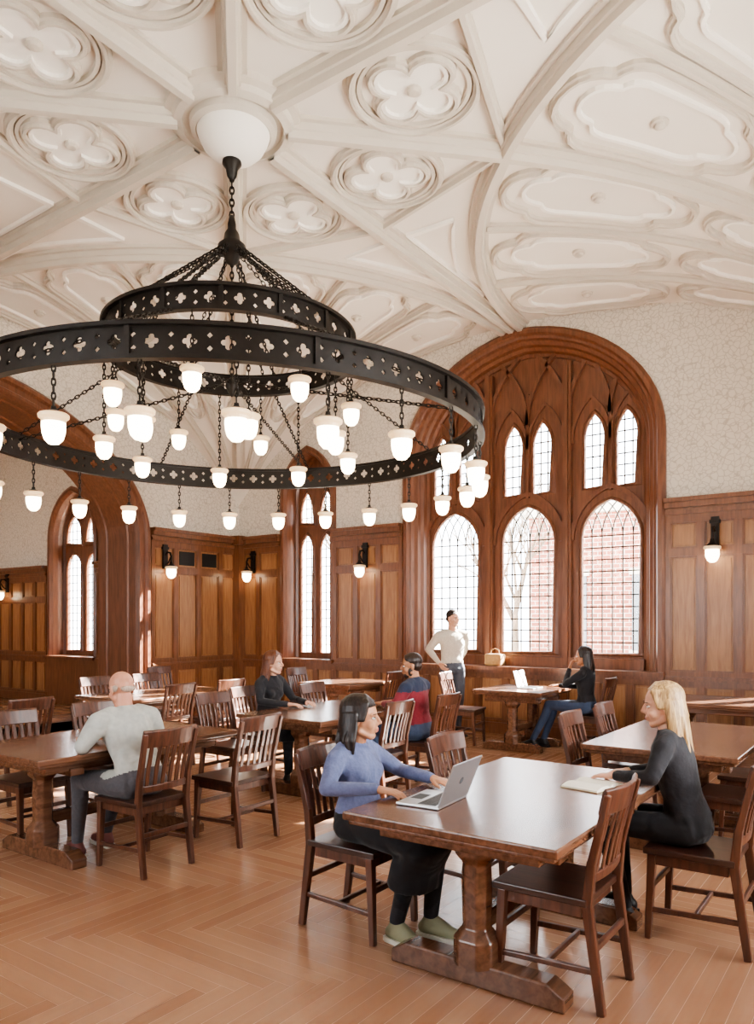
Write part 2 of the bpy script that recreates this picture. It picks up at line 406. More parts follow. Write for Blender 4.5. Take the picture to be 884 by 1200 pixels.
# ---------------------------------------------------------------- windows
winn=[0]
HP=[(-.012,-.03),(-.012,.0),(.01,.022),(.035,.022),(.045,0),(.045,-.02)]
def bars(mb,x0,x1,z0,z1,dx,dz,y,M,t=.007):
    n=round((x1-x0)/dx)
    for i in range(n+1):
        x=x0+(x1-x0)*i/n; mb.box(x-t,x+t,y,y+.014,z0,z1,1,M)
    n=round((z1-z0)/dz)
    for i in range(n+1):
        z=z0+(z1-z0)*i/n; mb.box(x0,x1,y+.001,y+.013,z-t,z+t,1,M)
BAY=1.19
def bigwin(M,cx):
    mb=MB(); fr=bigarch(cx)
    FP=[(-.09,0),(-.09,.05),(-.05,.08),(.0,.08),(.03,.04),(.06,.03),(.08,-.02),(.13,-.05),(.15,-.1),(.19,-.13),(.21,-.19),(.25,-.21),(.27,-.3)]
    mb.sweep(p3(fr),FP,(0,-1,0),False,0,M)
    loops=[arch(cx,BW-.18,4.0,5.45,1.0)]; holes=[]
    for b in(-BAY,0,BAY):
        holes.append(arch(cx+b,.43,2.72,3.27,1.14))
        for s in(-.22,.22): holes.append(arch(cx+b+s,.17,4.1,4.47,3.4,8))
    plate(mb,loops+holes,.24,.34,0,M)
    for h in holes: mb.sweep(p3(h,.24),HP,(0,-1,0),True,0,M)
    for x in(-BAY/2,BAY/2):
        mb.box(cx+x-.065,cx+x+.065,.16,.24,1.0,5.2,0,M); mb.box(cx+x-.032,cx+x+.032,.12,.16,1.0,5.2,0,M)
    for b in(-BAY,0,BAY):
        mb.box(cx+b-.022,cx+b+.022,.2,.24,3.36,4.85 if b==0 else 4.7,0,M)
        hood=arch(cx+b,.53,2.72,3.42,2.72); mb.sweep(p3(hood,.24),[(-.03,0),(-.03,.045),(.03,.045),(.03,0)],(0,-1,0),False,0,M)
        for s in(-.265,.265):
            hd=arch(cx+b+s,.26,4.1,4.66,4.05,8); mb.sweep(p3(hd,.24),[(-.02,0),(-.02,.04),(.02,.04),(.02,0)],(0,-1,0),False,0,M)
    T=[(-.028,0),(-.028,.06),(.028,.06),(.028,0)]
    def inside(x,z):
        u=abs(x)/1.68
        return u<1 and z<4.0+1.45*(.9*math.sqrt(max(0,1-u**2.1))+.1*(1-u))-.02
    for x0 in(-1.5*BAY,-BAY,-.5*BAY,0,.5*BAY,BAY,1.5*BAY):
        for s in(1,-1):
            L=[]
            for i in range(24):
                g=i/23*1.25; x=x0+s*(1.5-1.5*math.cos(g)); z=4.4+1.35*math.sin(g)
                if inside(x,z): L.append((cx+x,z))
                elif L: break
            if len(L)>2: mb.sweep(p3(L,.24),T,(0,-1,0),False,0,M)
    for b in(-BAY,0,BAY):
        bars(mb,cx+b-.42,cx+b+.42,1.15,2.76,.14,.155,.3,M,.008)
        for k in(-2,-1,0,1,2):
            for s in(1,-1):
                x0=k*.14; L=[]
                for i in range(12):
                    g=i/11*.95; x=x0+s*(.62-.62*math.cos(g)); z=2.76+.62*math.sin(g)
                    if abs(x)<.43 and z<3.27: L.append((cx+b+x,z))
                if len(L)>2: mb.sweep(p3(L,.3),[(-.007,0),(-.007,-.012),(.007,-.012),(.007,0)],(0,-1,0),False,1,M)
        for s in(-.22,.22): bars(mb,cx+b+s-.16,cx+b+s+.16,3.4,4.45,.107,.15,.3,M,.008)
    mb.box(cx-1.65,cx+1.65,.318,.322,1.1,4.5,2,M)
    mb.box(cx-BW-.09,cx+BW+.09,-.14,.34,.9,.96,0,M); mb.box(cx-BW-.08,cx+BW+.08,-.1,.2,.86,.905,0,M); mb.box(cx-1.65,cx+1.65,.15,.34,.955,1.1,0,M)
    winn[0]+=1; me=mb.mesh('window',[M_WIN,M_LEAD,M_GLASS]); obj('window_%d'%winn[0],me)
def smallwin(M,cx,half=.52,zb=.95,zs=3.75,za=4.5,tr=3.15):
    mb=MB(); fr=arch(cx,half,zs,za,zb)
    FP=[(-.09,0),(-.09,.05),(-.04,.07),(.0,.06),(.03,.0),(.05,-.1),(.06,-.2),(.09,-.24),(.1,-.32)]
    mb.sweep(p3(fr),FP,(0,-1,0),False,0,M)
    w=(half-.1-.04)/2; holes=[]
    for s in(-1,1):
        c=cx+s*(w+.03); holes.append(arch(c,w-.02,tr-.3,tr,zb+.1,8)); holes.append(arch(c,w-.02,tr+.35,min(tr+.75,za-.2),tr+.12,8))
    plate(mb,[arch(cx,half-.02,zs-.02,za-.03,zb)]+holes,.24,.32,0,M)
    for h in holes: mb.sweep(p3(h,.24),HP,(0,-1,0),True,0,M)
    for s in(-1,1):
        c=cx+s*(w+.03); bars(mb,c-w+.02,c+w-.02,zb+.1,tr,.12,.145,.28,M,.006); bars(mb,c-w+.02,c+w-.02,tr+.1,tr+.75,.12,.145,.28,M,.006)
    mb.box(cx-half+.05,cx+half-.05,.3,.304,zb,za-.1,2,M)
    mb.box(cx-half-.09,cx+half+.09,-.14,.3,zb-.05,zb+.01,0,M)
    winn[0]+=1; obj('window_%d'%winn[0],mb.mesh('window',[M_WIN,M_LEAD,M_GLASS]))
bigwin(MBACK,WC); smallwin(MBACK,-8.38); smallwin(MBACK,-.62)  # last small window is out of frame, added for its light
for M in(MRIGHT,MFRONT): bigwin(M,0); smallwin(M,-3.88); smallwin(M,3.88)  # unseen right and front windows, added to let more light in
mb=MB(); A=arch(0,3.15,2.9,4.85,0,24)
mb.sweep(p3(A),[(-.24,0),(-.24,.06),(-.2,.1),(-.15,.1),(-.12,.06),(-.05,.06),(-.02,.12),(.02,.12),(.03,.02),(.03,-.15),(.05,-.17),(.05,-.22),(.03,-.24),(.03,-.7),(.05,-.72),(.05,-.78),(.03,-.8),(.03,-.96),(-.1,-.98),(-.2,-.98)],(0,-1,0),False,0,MLEFT)
trimn[0]+=1; me=mb.mesh('archway_casing',[M_WIN]); obj('trim_%d'%trimn[0],me)
# annex room beyond the arch
MA=Wm((0,8.4,0),0); AX0=-18.; AX1=X0-.95
mb=MB(); plate(mb,[[(AX0,0),(AX1+.4,0),(AX1+.4,5.3),(AX0,5.3)],arch(-13.1,.72,3.2,4.1,.92)],0,.4,0,MA)
obj('wall_annex_back',mb.mesh('wall_annex_back',[M_WALL]))
mb=MB(); mb.box(AX0-.3,AX0,.3,8.8,0,5.3); obj('wall_annex_left',mb.mesh('wall_annex_left',[M_WALL]))
MAF=Wm((-14.4,.5,0),pi)
mb=MB(); plate(mb,[[(-3.6,0),(3.8,0),(3.8,5.3),(-3.6,5.3)],arch(0,1.2,3.2,4.4,.92)],0,.3,0,MAF); obj('wall_annex_front',mb.mesh('wall_annex_front',[M_WALL]))
smallwin(MAF,0,1.2,.92,3.2,4.4,3.0)
mb=MB(); mb.box(AX0,AX1+.3,.2,8.8,5.2,5.4); obj('ceiling_annex',mb.mesh('ceiling_annex',[M_CEIL]))
wains(MA,AX0,-13.92,2.7); wains(MA,-12.28,AX1+.02,2.7); 
mb=MB(); mb.box(-13.92,-12.28,-.06,0,0,.87,0,MA); trimn[0]+=1; obj('trim_%d'%trimn[0],mb.mesh('apron',[M_FRAME]))
smallwin(MA,-13.1,.72,.92,3.2,4.1,2.95)
MAL=Wm((AX0,4.4,0),pi/2); wains(MAL,-4.,4.,2.7)
# ---------------------------------------------------------------- sconces
def sconce_mesh():
    mb=MB()
    mb.box(-.045,.045,-.03,0,.1,.5,0); mb.box(-.06,.06,-.04,0,.42,.46,0)
    mb.sweep([(0,-.02,.32),(0,-.08,.37),(0,-.14,.36),(0,-.17,.3),(0,-.17,.22)],[(-.012,-.012),(.012,-.012),(.012,.012),(-.012,.012)],(1,0,0),False,0,None,True)
    mb.sweep([(0,-.02,.16),(0,-.1,.2),(0,-.15,.28)],[(-.008,-.008),(.008,-.008),(.008,.008),(-.008,.008)],(1,0,0),False,0,None,True)
    T=Matrix.Translation((0,-.17,.03))
    mb.lathe([(0,.2),(.02,.19),(.03,.15),(.06,.12),(.06,.1)],16,0,T)
    mb.lathe([(.04,.11),(.095,.1),(.1,.085),(.098,.07),(.078,.06)],20,1,T)
    mb.lathe([(.078,.06),(.08,0),(.074,-.03),(.055,-.07),(.03,-.09),(0,-.095)],20,2,T)
    return mb.mesh('wall_sconce',[M_METAL,M_RIM,M_GLOW],False)
sm=sconce_mesh()
def sconce(M,x,z=2.36):
    p=M@V((x,-.06,z)); o=obj('wall_sconce',sm,None,p,M.to_euler().z)
for x in(-9.62,-7.12,-1.9,.45): sconce(MBACK,x)
for x in(3.66,-4.3): sconce(MLEFT,x)
sconce(MA,-15.35,2.1); sconce(MRIGHT,2.6); sconce(MRIGHT,-2.6)
# ---------------------------------------------------------------- chandelier
HX,HY=CX-.02,CY
ch=empty('chandelier',(HX,HY,0))
def band(Rr,zcn,h,N):
    w=2*pi*Rr/N; hh=h/2
    q=quat(w*.62,0,0,.024,.019,5)
    dm=[[(w*.14+a*.018,zz+b*.018) for a,b in((1,0),(0,1),(-1,0),(0,-1))] for zz in(-.037,.037)]
    p,t=fill2d([[(0,-hh),(w,-hh),(w,hh),(0,hh)],q]+dm)
    mb=MB()
    for k in range(N):
        vs=[]
        for rr in(Rr,Rr-.012):
            for x,z in p:
                a=(k+x/w)/N*2*pi; vs.append((rr*math.cos(a),rr*math.sin(a),zcn+z))
        n=len(p); fs=[tuple(f) for f in t]+[tuple(i+n for i in f[::-1]) for f in t]
        mb.add(vs,fs,0)
    for zz in(-hh,hh):
        circ=[(Rr*math.cos(2*pi*i/96),Rr*math.sin(2*pi*i/96),zcn+zz) for i in range(96)]
        mb.sweep(circ,[(-.025,-.012),(.035,-.012),(.035,.012),(-.025,.012)],(0,0,1),True,0,None,True)
    for k in range(0,N,max(1,N//12)):
        a=2*pi*k/N; c,s=math.cos(a),math.sin(a)
        mb.beam(((Rr+.004)*c,(Rr+.004)*s,zcn-hh),((Rr+.004)*c,(Rr+.004)*s,zcn+hh),(.03,.03),(.03,.03),(-s,c,0))
    return mb.mesh('band',[M_METAL])
ZB,ZU,RB,RU=3.17,3.87,2.05,1.0
obj('ring_lower',band(RB,ZB,.19,60),ch); obj('ring_upper',band(RU,ZU,.17,30),ch)
def chain(mb,p0,p1,link=.05,r=.0045,wd=.013):
    p0=V(p0);p1=V(p1);d=p1-p0;L=d.length;t=d/L;n=max(1,int(L/(link*.8)))
    a=t.orthogonal().normalized();b=t.cross(a)
    for i in range(n):
        c=p0+d*(i+.5)/n; s,u=(a,b) if i%2 else (b,a)
        pts=[c+t*(link*.55)*math.cos(g)+s*wd*math.sin(g) for g in[2*pi*j/8 for j in range(8)]]
        mb.sweep(pts,[(-r,-r),(r,-r),(r,r),(-r,r)],u,True,0,None,True)
mb=MB()
for k in range(8):
    a=2*pi*(k+.5)/8; c,s=math.cos(a),math.sin(a)
    chain(mb,(.06*c,.06*s,4.72),(RU*c,RU*s,ZU+.08)); 
    a2=a+.11; c2,s2=math.cos(a2),math.sin(a2)
    chain(mb,(.05*c,.05*s,4.68),(RU*c2,RU*s2,ZU+.08),r=.0035)
    chain(mb,(RU*c,RU*s,ZU-.08),(RB*c,RB*s,ZB+.09),r=.0038)
    if k%2==0: chain(mb,(.04*c,.04*s,3.58),(RB*.99*c,RB*.99*s,ZB+.05),r=.0035)
chain(mb,(0,0,4.9),(0,0,5.36),.06,.006,.018)
obj('suspension_chains',mb.mesh('chains',[M_METAL]),ch)
mb=MB()
mb.lathe([(0,5.46),(.075,5.44),(.08,5.4),(.05,5.36),(.04,5.3),(.02,5.27),(0,5.26)],20)
mb.lathe([(0,4.98),(.02,4.97),(.035,4.9),(.035,4.86),(.06,4.82),(.07,4.76),(.115,4.72),(.115,4.66),(.07,4.64),(.05,4.58),(0,4.55)],24)
mb.lathe([(0,3.64),(.02,3.62),(.05,3.58),(.055,3.55),(.03,3.5),(0,3.46)],24)
me=mb.mesh('hub',[M_METAL],True); obj('hub_and_canopy',me,ch)
mb=MB(); chain(mb,(0,0,3.6),(0,0,4.6),.06,.005,.015); obj('centre_chain',mb.mesh('c',[M_METAL]),ch)
def lampmesh(L):
    mb=MB(); k=.78; S=Matrix.Scale(k,4)
    mb.lathe([(0,.16),(.018,.155),(.022,.13),(.055,.115),(.06,.1),(.06,.09)],16,0,S)
    mb.lathe([(.05,.105),(.1,.1),(.11,.09),(.108,.07),(.09,.056),(.084,.035)],24,1,S)
    mb.lathe([(.084,.035),(.085,.0),(.08,-.045),(.066,-.09),(.038,-.12),(0,-.13)],24,2,S)
    chain(mb,(0,0,.12),(0,0,.15+L),.045,.004,.011)
    return mb.mesh('pendant_lamp',[M_METAL,M_RIM,M_GLOW],False)
lm1=lampmesh(ZB-.1-2.71-.15); lm2=lampmesh(ZU-.09-3.3-.15); lm3=lampmesh(ZU-.09-2.98-.15)
for k in range(24):
    a=2*pi*(k+.13)/24; obj('pendant_lamp',lm1,ch,(RB*math.cos(a),RB*math.sin(a),2.71))
for k in range(16):
    a=2*pi*(k+.35)/16; obj('pendant_lamp',lm2 if k%2 else lm3,ch,(RU*math.cos(a),RU*math.sin(a),3.3 if k%2 else 2.98))
# ---------------------------------------------------------------- chairs & tables
def chair_mesh():
    mb=MB()
    mb.box(-.2,.225,-.215,.215,.43,.462,1)
    mb.box(-.17,.195,-.19,.19,.375,.43,0)
    for s in(-1,1):
        mb.beam((.185,s*.185,.43),(.205,s*.19,0),(.042,.042),(.03,.03))
        mb.beam((-.255,s*.19,0),(-.195,s*.19,.44),(.032,.034),(.036,.045))
        mb.beam((-.195,s*.19,.42),(-.215,s*.19,.62),(.036,.045),(.034,.036))
        mb.beam((-.215,s*.19,.61),(-.285,s*.2,.9),(.034,.036),(.03,.026))
        mb.beam((-.24,s*.19,.17),(.2,s*.19,.15),(.02,.026),(.02,.026))
    mb.beam((-.02,-.19,.16),(-.02,.19,.16),(.02,.024),(.02,.024),(1,0,0))
    mb.beam((.195,-.19,.26),(.195,.19,.26),(.02,.03),(.02,.03),(1,0,0))
    mb.beam((-.225,-.19,.26),(-.225,.19,.26),(.02,.03),(.02,.03),(1,0,0))
    def curve(z,x,dep,n=8): return [(x-dep*math.cos(pi/2*(-1+2*i/n)),-.205+.41*i/n,z) for i in range(n+1)]
    mb.sweep(curve(.865,-.262,.035),[(-.011,-.055),(.011,-.055),(.011,.045),(.004,.062),(-.011,.055)],(-.25,0,1),False,0,None,True)
    mb.sweep([(-.205-.02*math.cos(pi/2*(-1+2*i/8)),-.19+.38*i/8,.545) for i in range(9)],[(-.01,-.022),(.01,-.022),(.01,.022),(-.01,.022)],(-.15,0,1),False,0,None,True)
    for i in range(6):
        y=-.14+.056*i; q=math.cos(pi/2*y/.2)
        mb.beam((-.205-.02*q,y,.555),(-.225-.03*q,y,.7),(.03,.01),(.034,.01))
        mb.beam((-.225-.03*q,y,.69),(-.258-.034*q,y,.83),(.034,.01),(.03,.01))
    me=mb.mesh('wooden_chair',[M_CHAIR,M_SEAT]); fixn(me)
    return bevel(me,.006,2)
CM=chair_mesh()
def chair(x,y,deg): return obj('wooden_chair',CM,None,(x,y,0),math.radians(deg))
def table_mesh(L,W):
    mb=MB(); a=L/2;b=W/2
    mb.box(-b,b,-a,a,.712,.75,0); mb.box(-b+.02,b-.02,-a+.02,a-.02,.69,.713,0)
    mb.box(-b+.12,b-.12,-a+.12,a-.12,.63,.691,0)
    e=min(.5,a-.2)
    for s in(-1,1):
        y=s*e
        vs=[(-b+.08,0),(b-.08,0),(b-.08,.06),(b-.16,.105),(-b+.16,.105),(-b+.08,.06)]
        plate(mb,[vs],y-.055,y+.055,0)
        mb.box(-b+.1,b-.1,y-.05,y+.05,.6,.65,0)
        def oc(r,z): return [(x_,y_+y,z) for x_,y_ in((r,.5*r),(.5*r,r),(-.5*r,r),(-r,.5*r),(-r,-.5*r),(-.5*r,-r),(.5*r,-r),(r,-.5*r))]
        rs=[(.095,.09),(.095,.2),(.07,.235),(.058,.25),(.062,.4),(.058,.53),(.075,.55),(.09,.57),(.09,.61)]
        vs=[];fs=[]
        for r_,z in rs: vs+=oc(r_,z)
        for i in range(len(rs)-1):
            for j in range(8): fs.append((i*8+j,i*8+(j+1)%8,(i+1)*8+(j+1)%8,(i+1)*8+j))
        mb.add(vs,fs,0)
    mb.box(-.03,.03,-e,e,.22,.3,0)
    me=mb.mesh('library_table',[M_TABLE]); fixn(me); return bevel(me,.008,2)
TM=table_mesh(1.66,1.01); TS=table_mesh(1.0,.92)
def table(x,y,deg=0,m=None): obj('library_table',m or TM,None,(x,y,0),math.radians(deg))
table(-1.565,3.48); table(-1.36,5.9); table(-1.5,8.75,90); table(-4.0,8.85,0,TS); table(-4.55,5.72); table(-4.8,3.35)
table(-7.3,5.85); table(-6.5,8.4,0,TS)
CH=[(-2.36,3.2,0),(-2.0,3.93,0),(-.87,4.08,180),(-1.27,3.2,180),
(-1.8,5.45,0),(-1.8,6.2,0),(-.93,5.45,180),(-.93,6.2,180),
(-4.78,8.75,8),(-3.2,9.0,180),
(-5.38,5.6,0),(-5.1,6.35,0),(-3.8,6.15,180),(-3.82,5.35,180),(-5.15,4.95,0),
(-4.12,3.15,180),(-4.1,3.95,180),(-5.3,3.05,0),(-5.35,3.8,0),(-6.6,3.65,180),
(-6.75,5.45,180),(-6.75,6.2,180),(-7.85,5.5,0),(-7.85,6.25,0),
(-5.95,8.45,180),(-7.05,8.3,0),(-8.9,7.3,0),(-9.,4.0,0)]
for c in CH: chair(*c)
# ---------------------------------------------------------------- people
def remesh(mb,name,vox,mats,it=5):
    me=mb.mesh(name,mats,True)
    return bake(me,[('REMESH',dict(mode='VOXEL',voxel_size=vox,use_smooth_shade=True)),('SMOOTH',dict(factor=.5,iterations=it))])
def labelmesh(me,segs,mats,pel=None,wa=None):
    me.materials.clear()
    for m in mats: me.materials.append(m)
    n=len(me.polygons); c=np.empty(n*3); me.polygons.foreach_get('center',c); c=c.reshape(-1,3)
    best=np.full(n,1e9); lab=np.zeros(n,int)
    for p0,p1,r,l in segs:
        p0=np.array(p0);p1=np.array(p1);d=p1-p0;t=np.clip(((c-p0)@d)/max(d@d,1e-9),0,1)
        ds=np.linalg.norm(c-(p0+t[:,None]*d),axis=1)-r
        k=ds<best; best[k]=ds[k]; lab[k]=l
    # clean straight hem at the waist
    p=np.array(pel+(wa-pel)*.42); d=np.array((wa-pel).normalized()); h=(c-p)@d
    near=(np.abs(h)<.13)&(np.abs(c[:,1])<.19)&(c[:,0]-pel.x<.17)&(c[:,0]-pel.x>-.2)
    lab[near&(h>0)]=0; lab[near&(h<=0)]=1
    me.polygons.foreach_set('material_index',lab); me.polygons.foreach_set('use_smooth',[True]*n); me.update()
def skinm(n,c):
    m=plain(n,c,.5,noise=.04,scale=8); m.node_tree.nodes['Principled BSDF'].inputs['Subsurface Weight'].default_value=.08
    m.node_tree.nodes['Principled BSDF'].inputs['Subsurface Scale'].default_value=.02; return m
M_EYEW=plain('eye_white','#e8e4de',.2,noise=0); M_IRIS=plain('iris','#2a1a12',.2,noise=0)
def cloth(n,c,bump=.25,sc=60):
    m=plain(n,c,.85,noise=.1,scale=sc,bump=bump); nt=m.node_tree; N=nt.nodes; L=nt.links; b=N['Principled BSDF']
    b.inputs['Sheen Weight'].default_value=.1
    bp=[x for x in N if x.type=='BUMP'][0]
    tc=[x for x in N if x.type=='TEX_COORD'][0]
    nz=N.new('ShaderNodeTexNoise'); nz.inputs['Scale'].default_value=6; nz.inputs['Detail'].default_value=1; nz.inputs['Distortion'].default_value=1.2
    L.new(tc.outputs['Object'],nz.inputs['Vector'])
    b2=N.new('ShaderNodeBump'); b2.inputs['Strength'].default_value=.55; b2.inputs['Distance'].default_value=.045
    L.new(nz.outputs['Fac'],b2.inputs['Height']); L.new(bp.outputs['Normal'],b2.inputs['Normal']); L.new(b2.outputs['Normal'],b.inputs['Normal'])
    return m
def hairm2(n,a,b):
    m=wood(n,a,b,sc=(40,40,4),rough=.4,coat=0)
    bp=[x for x in m.node_tree.nodes if x.type=='BUMP'][0]; bp.inputs['Strength'].default_value=.5; bp.inputs['Distance'].default_value=.008
    return m
def hand(mb,w,f,up,side,curl=.35,s=.95):
    w=V(w);f=V(f).normalized();up=V(up);up=(up-f*up.dot(f)).normalized();sd=f.cross(up)*side
    mb.capsule(w-f*.03,w+f*.02,.024*s,.022*s)
    for i,(o,L) in enumerate(((.03,.072),(.01,.08),(-.01,.075),(-.028,.058))):
        kn=w+f*(.088-.006*abs(i-1))*s+sd*o*s
        mb.capsule(w+f*.01+sd*o*.5*s,kn,.016*s,.0115*s)
        p=kn;d=f.copy();r=.0095*s
        for j,(q,an) in enumerate(((.45,curl*.7),(.3,curl*1.1),(.25,curl*.8))):
            d=(Matrix.Rotation(-an,3,f.cross(up).normalized())@d).normalized()
            e=p+d*L*q*s; mb.capsule(p,e,r,r*.9); p=e;r*=.9
    t0=w+f*.02*s+sd*.022*s; t1=w+f*.055*s+sd*.05*s-up*.008; t2=t1+(f*.8+sd*.35-up*.15).normalized()*.03*s; t3=t2+(f*.95+sd*.05-up*.2).normalized()*.024*s
    mb.capsule(t0,t1,.016*s,.012*s); mb.capsule(t1,t2,.0115*s,.0105*s); mb.capsule(t2,t3,.0105*s,.009*s)
def person(name,loc,yaw,J,S):
    root=empty(name,(loc[0],loc[1],0),math.radians(yaw))
    fem=S.get('fem',True); g=S.get('g',1.0)
    pel=V(J['pel']);wa=V(J['waist']);chn=V(J['chest']);sh=V(J['sh']);nk=V(J['neck']);hd=V(J['head'])
    hs=J.get('shw',.165 if fem else .195)*g
    mb=MB(); segs=[]
    aw=.122*g if fem else .152*g; cw=.145*g if fem else .175*g
    secs=[(pel+V((0,0,-.075)),.12*g,.09*g),(pel+V((0,0,-.03)),.165*g,.12*g),(pel+(wa-pel)*.35,.155*g,.115*g),(wa,aw,.095*g),((wa+chn)/2,(aw+cw)/2,.102*g),(chn,cw,.11*g),(sh+V((0,0,-.045)),hs*.93,.098*g),(sh+V((0,0,.005)),hs*.8,.08*g),(sh+(nk-sh)*.55,hs*.45,.066),(nk,.06,.058)]
    Rn=[]
    for i,(c,a,b) in enumerate(secs):
        t=(secs[min(i+1,len(secs)-1)][0]-secs[max(i-1,0)][0]).normalized(); yv=V((0,1,0)); xv=yv.cross(t).normalized()
        Rn.append((c,xv*b,yv*a))
    mb.rings(Rn,24)
    segs.append((pel+V((0,0,-.05)),pel+(wa-pel)*.3,.14,1)); segs.append((pel+(wa-pel)*.45,sh,.15,0)); segs.append((sh-V((0,hs,0)),sh+V((0,hs,0)),.07,0))
    if fem:
        for s in(-1,1): mb.ell(chn+V((.058,s*.06,-.01)),(.055,.057,.058))
    ua=.048*g if fem else .06*g; fa=.038*g if fem else .046*g; wr=.031*g
    lt=.08*g if fem else .088*g; kn=.058*g; ca=.053*g; an=.04
    for s,(el,wrst) in zip((1,-1),J['arms']):
        S0=sh+V((0,s*hs*.95,-.035)); el=V(el);wrst=V(wrst)
        mb.capsule(S0,(S0+el)/2,ua*1.12,ua); mb.capsule((S0+el)/2,el,ua,fa*1.02); mb.capsule(el,el+(wrst-el)*.35,fa*1.02,fa); mb.capsule(el+(wrst-el)*.35,wrst,fa,wr)
        mb.capsule(sh+V((0,s*hs*.5,-.0)),S0,.06*g,ua*1.1)
        segs.append((S0,el,ua,0)); segs.append((el,wrst,fa,0))
    for s,(k,a,fd) in zip((1,-1),J['legs']):
        H=pel+V((0,s*.085*g,-.01)); k=V(k);a=V(a)
        mb.capsule(H,(H+k)/2,lt*1.05,lt*.93); mb.capsule((H+k)/2,k,lt*.93,kn); 
        cl=k+(a-k)*.3+V((-.012,0,0)); mb.capsule(k,cl,kn,ca); mb.capsule(cl,a+V((0,0,.02)),ca,an)
        L2=2 if S.get('tights') else 1
        segs.append((H,k,lt,1)); segs.append((k,a,ca,L2))
    if S.get('skirt'):
        k=(V(J['legs'][0][0])+V(J['legs'][1][0]))/2; a=(V(J['legs'][0][1])+V(J['legs'][1][1]))/2
        q=S['skirt']
        P=[(pel+V((-.03,0,.02)),.15,.1),(pel+(k-pel)*.4+V((0,0,-.01)),.19,.098),(pel+(k-pel)*.8+V((0,0,-.02)),.19,.095),(k+V((.0,0,-.05)),.19,.1),(k+(a-k)*q*.6+V((-.04,0,0)),.19,.11),(k+(a-k)*q+V((-.04,0,0)),.185,.115)]
        Rn=[]
        for i,(c,aa,b) in enumerate(P):
            t=(P[min(i+1,len(P)-1)][0]-P[max(i-1,0)][0]).normalized(); yv=V((0,1,0)); xv=yv.cross(t).normalized(); Rn.append((c,xv*b,yv*aa))
        mb.rings(Rn,24)
        for i in range(len(P)-1): segs.append((P[i][0],P[i+1][0],.17,1))
    me=remesh(mb,name+'_body',.01,[S['top']],6); labelmesh(me,segs,[S['top'],S['bot'],S.get('tights') or S['bot']]+([S['yoke']] if 'yoke' in S else []),pel,wa)
    if 'yoke' in S:
        for p in me.polygons:
            if p.material_index==0 and (p.center.z>sh.z-.07 ): p.material_index=3
    obj('body',me,root)
    for i,(s,(el,wrst)) in enumerate(zip((1,-1),J['arms'])):
        f,up,cu=J['hands'][i]; hb=MB(); hand(hb,V(wrst)+V(f).normalized()*.02,f,up,s if not J.get('flip') else -s,cu,.92 if fem else 1.03)
        hm=remesh(hb,'hand',.0045,[S['skin']],3); obj('hand_left' if s==1 else 'hand_right',hm,root)
    for s,(k,a,fd) in zip((1,-1),J['legs']):
        a=V(a); fd=V((fd[0],fd[1],0)).normalized(); b0=V((a.x,a.y,a.z-.09)); up=V((0,0,1)); fl=S.get('foot',1.0)
        sb=MB(); sb.capsule(a+V((0,0,.0)),b0+V((0,0,.05))-fd*.015,.04,.042); sb.capsule(b0-fd*.035+up*.045,b0+fd*.09*fl+up*.042,.036,.036); sb.capsule(b0+fd*.09*fl+up*.04,b0+fd*.155*fl+up*.034,.037,.028); sb.capsule(a,b0+fd*.09+up*.05,.034,.032)
        sh_=remesh(sb,'shoe',.009,[S['shoe']],3); obj('shoe',sh_,root)
        so=MB(); sdv=fd.cross(up)
        pts=[(b0-fd*.072,.026),(b0-fd*.05,.037),(b0+fd*.0,.038),(b0+fd*.08*fl,.043),(b0+fd*.14*fl,.04),(b0+fd*.185*fl,.022)]
        vs=[];fs=[]
        for z in(0,.022):
            for p,w in pts: vs+= [p+sdv*w+up*z,p-sdv*w+up*z]
        m_=len(pts)*2
        for i in range(len(pts)-1):
            q=i*2; fs+= [(q,q+1,q+3,q+2),(q+m_,q+2+m_,q+3+m_,q+1+m_),(q,q+2,q+2+m_,q+m_),(q+1,q+1+m_,q+3+m_,q+3)]
        fs+=[(0,m_,m_+1,1),(m_-2,m_-1,2*m_-1,2*m_-2)]
        so.add(vs,fs); obj('shoe_sole',so.mesh('sole',[S.get('sole',S['shoe'])]),root)
    HM=Matrix.Translation(hd)@Matrix.Rotation(math.radians(J.get('hyaw',0)),4,'Z')@Matrix.Rotation(math.radians(J.get('hpit',0)),4,'Y')
    h=MB()
    h.ell((-.012,0,.03),(.096,.075,.087)); h.ell((.018,0,-.028),(.068,.06,.08)); h.ell((.0,0,-.045),(.06,.058,.05))
    h.capsule((.05,-.01,-.09),(.05,.01,-.09),.022,.022)
    h.capsule((.084,0,.012),(.1,0,-.022),.007,.0105); h.capsule((.088,-.01,-.028),(.088,.01,-.028),.0085,.0085)
    for s in(-1,1):
        h.ell((-.01,s*.076,-.008),(.018,.008,.029)); h.ell((.052,s*.038,-.03),(.026,.022,.028)); h.capsule((.075,s*.012,.024),(.064,s*.044,.022),.01,.009)
        h.capsule((.0,s*.055,-.06),(.045,s*.022,-.088),.02,.018)
    h.capsule((.079,-.014,-.054),(.079,.014,-.054),.0085,.0085); h.capsule((.078,-.011,-.066),(.078,.011,-.066),.0085,.0085)
    for i in range(len(h.v)): h.v[i]=HM@h.v[i]
    h.capsule(nk-V((.005,0,.04)),HM@V((-.015,0,-.05)),.052 if fem else .06,.047 if fem else .056)
    hm=remesh(h,'head',.0042,[S['skin']],4); obj('head',hm,root)
    e=MB()
    for s in(-1,1):
        e.ell((.0725,s*.031,.003),(.0105,.013,.0065),0); e.ell((.079,s*.031,.003),(.005,.0055,.0055),1)
        e.capsule((.083,s*.014,.024),(.071,s*.044,.023),.003,.0022,2,8)
        e.capsule((.0805,s*.02,.0095),(.075,s*.043,.0075),.002,.0016,1,6)
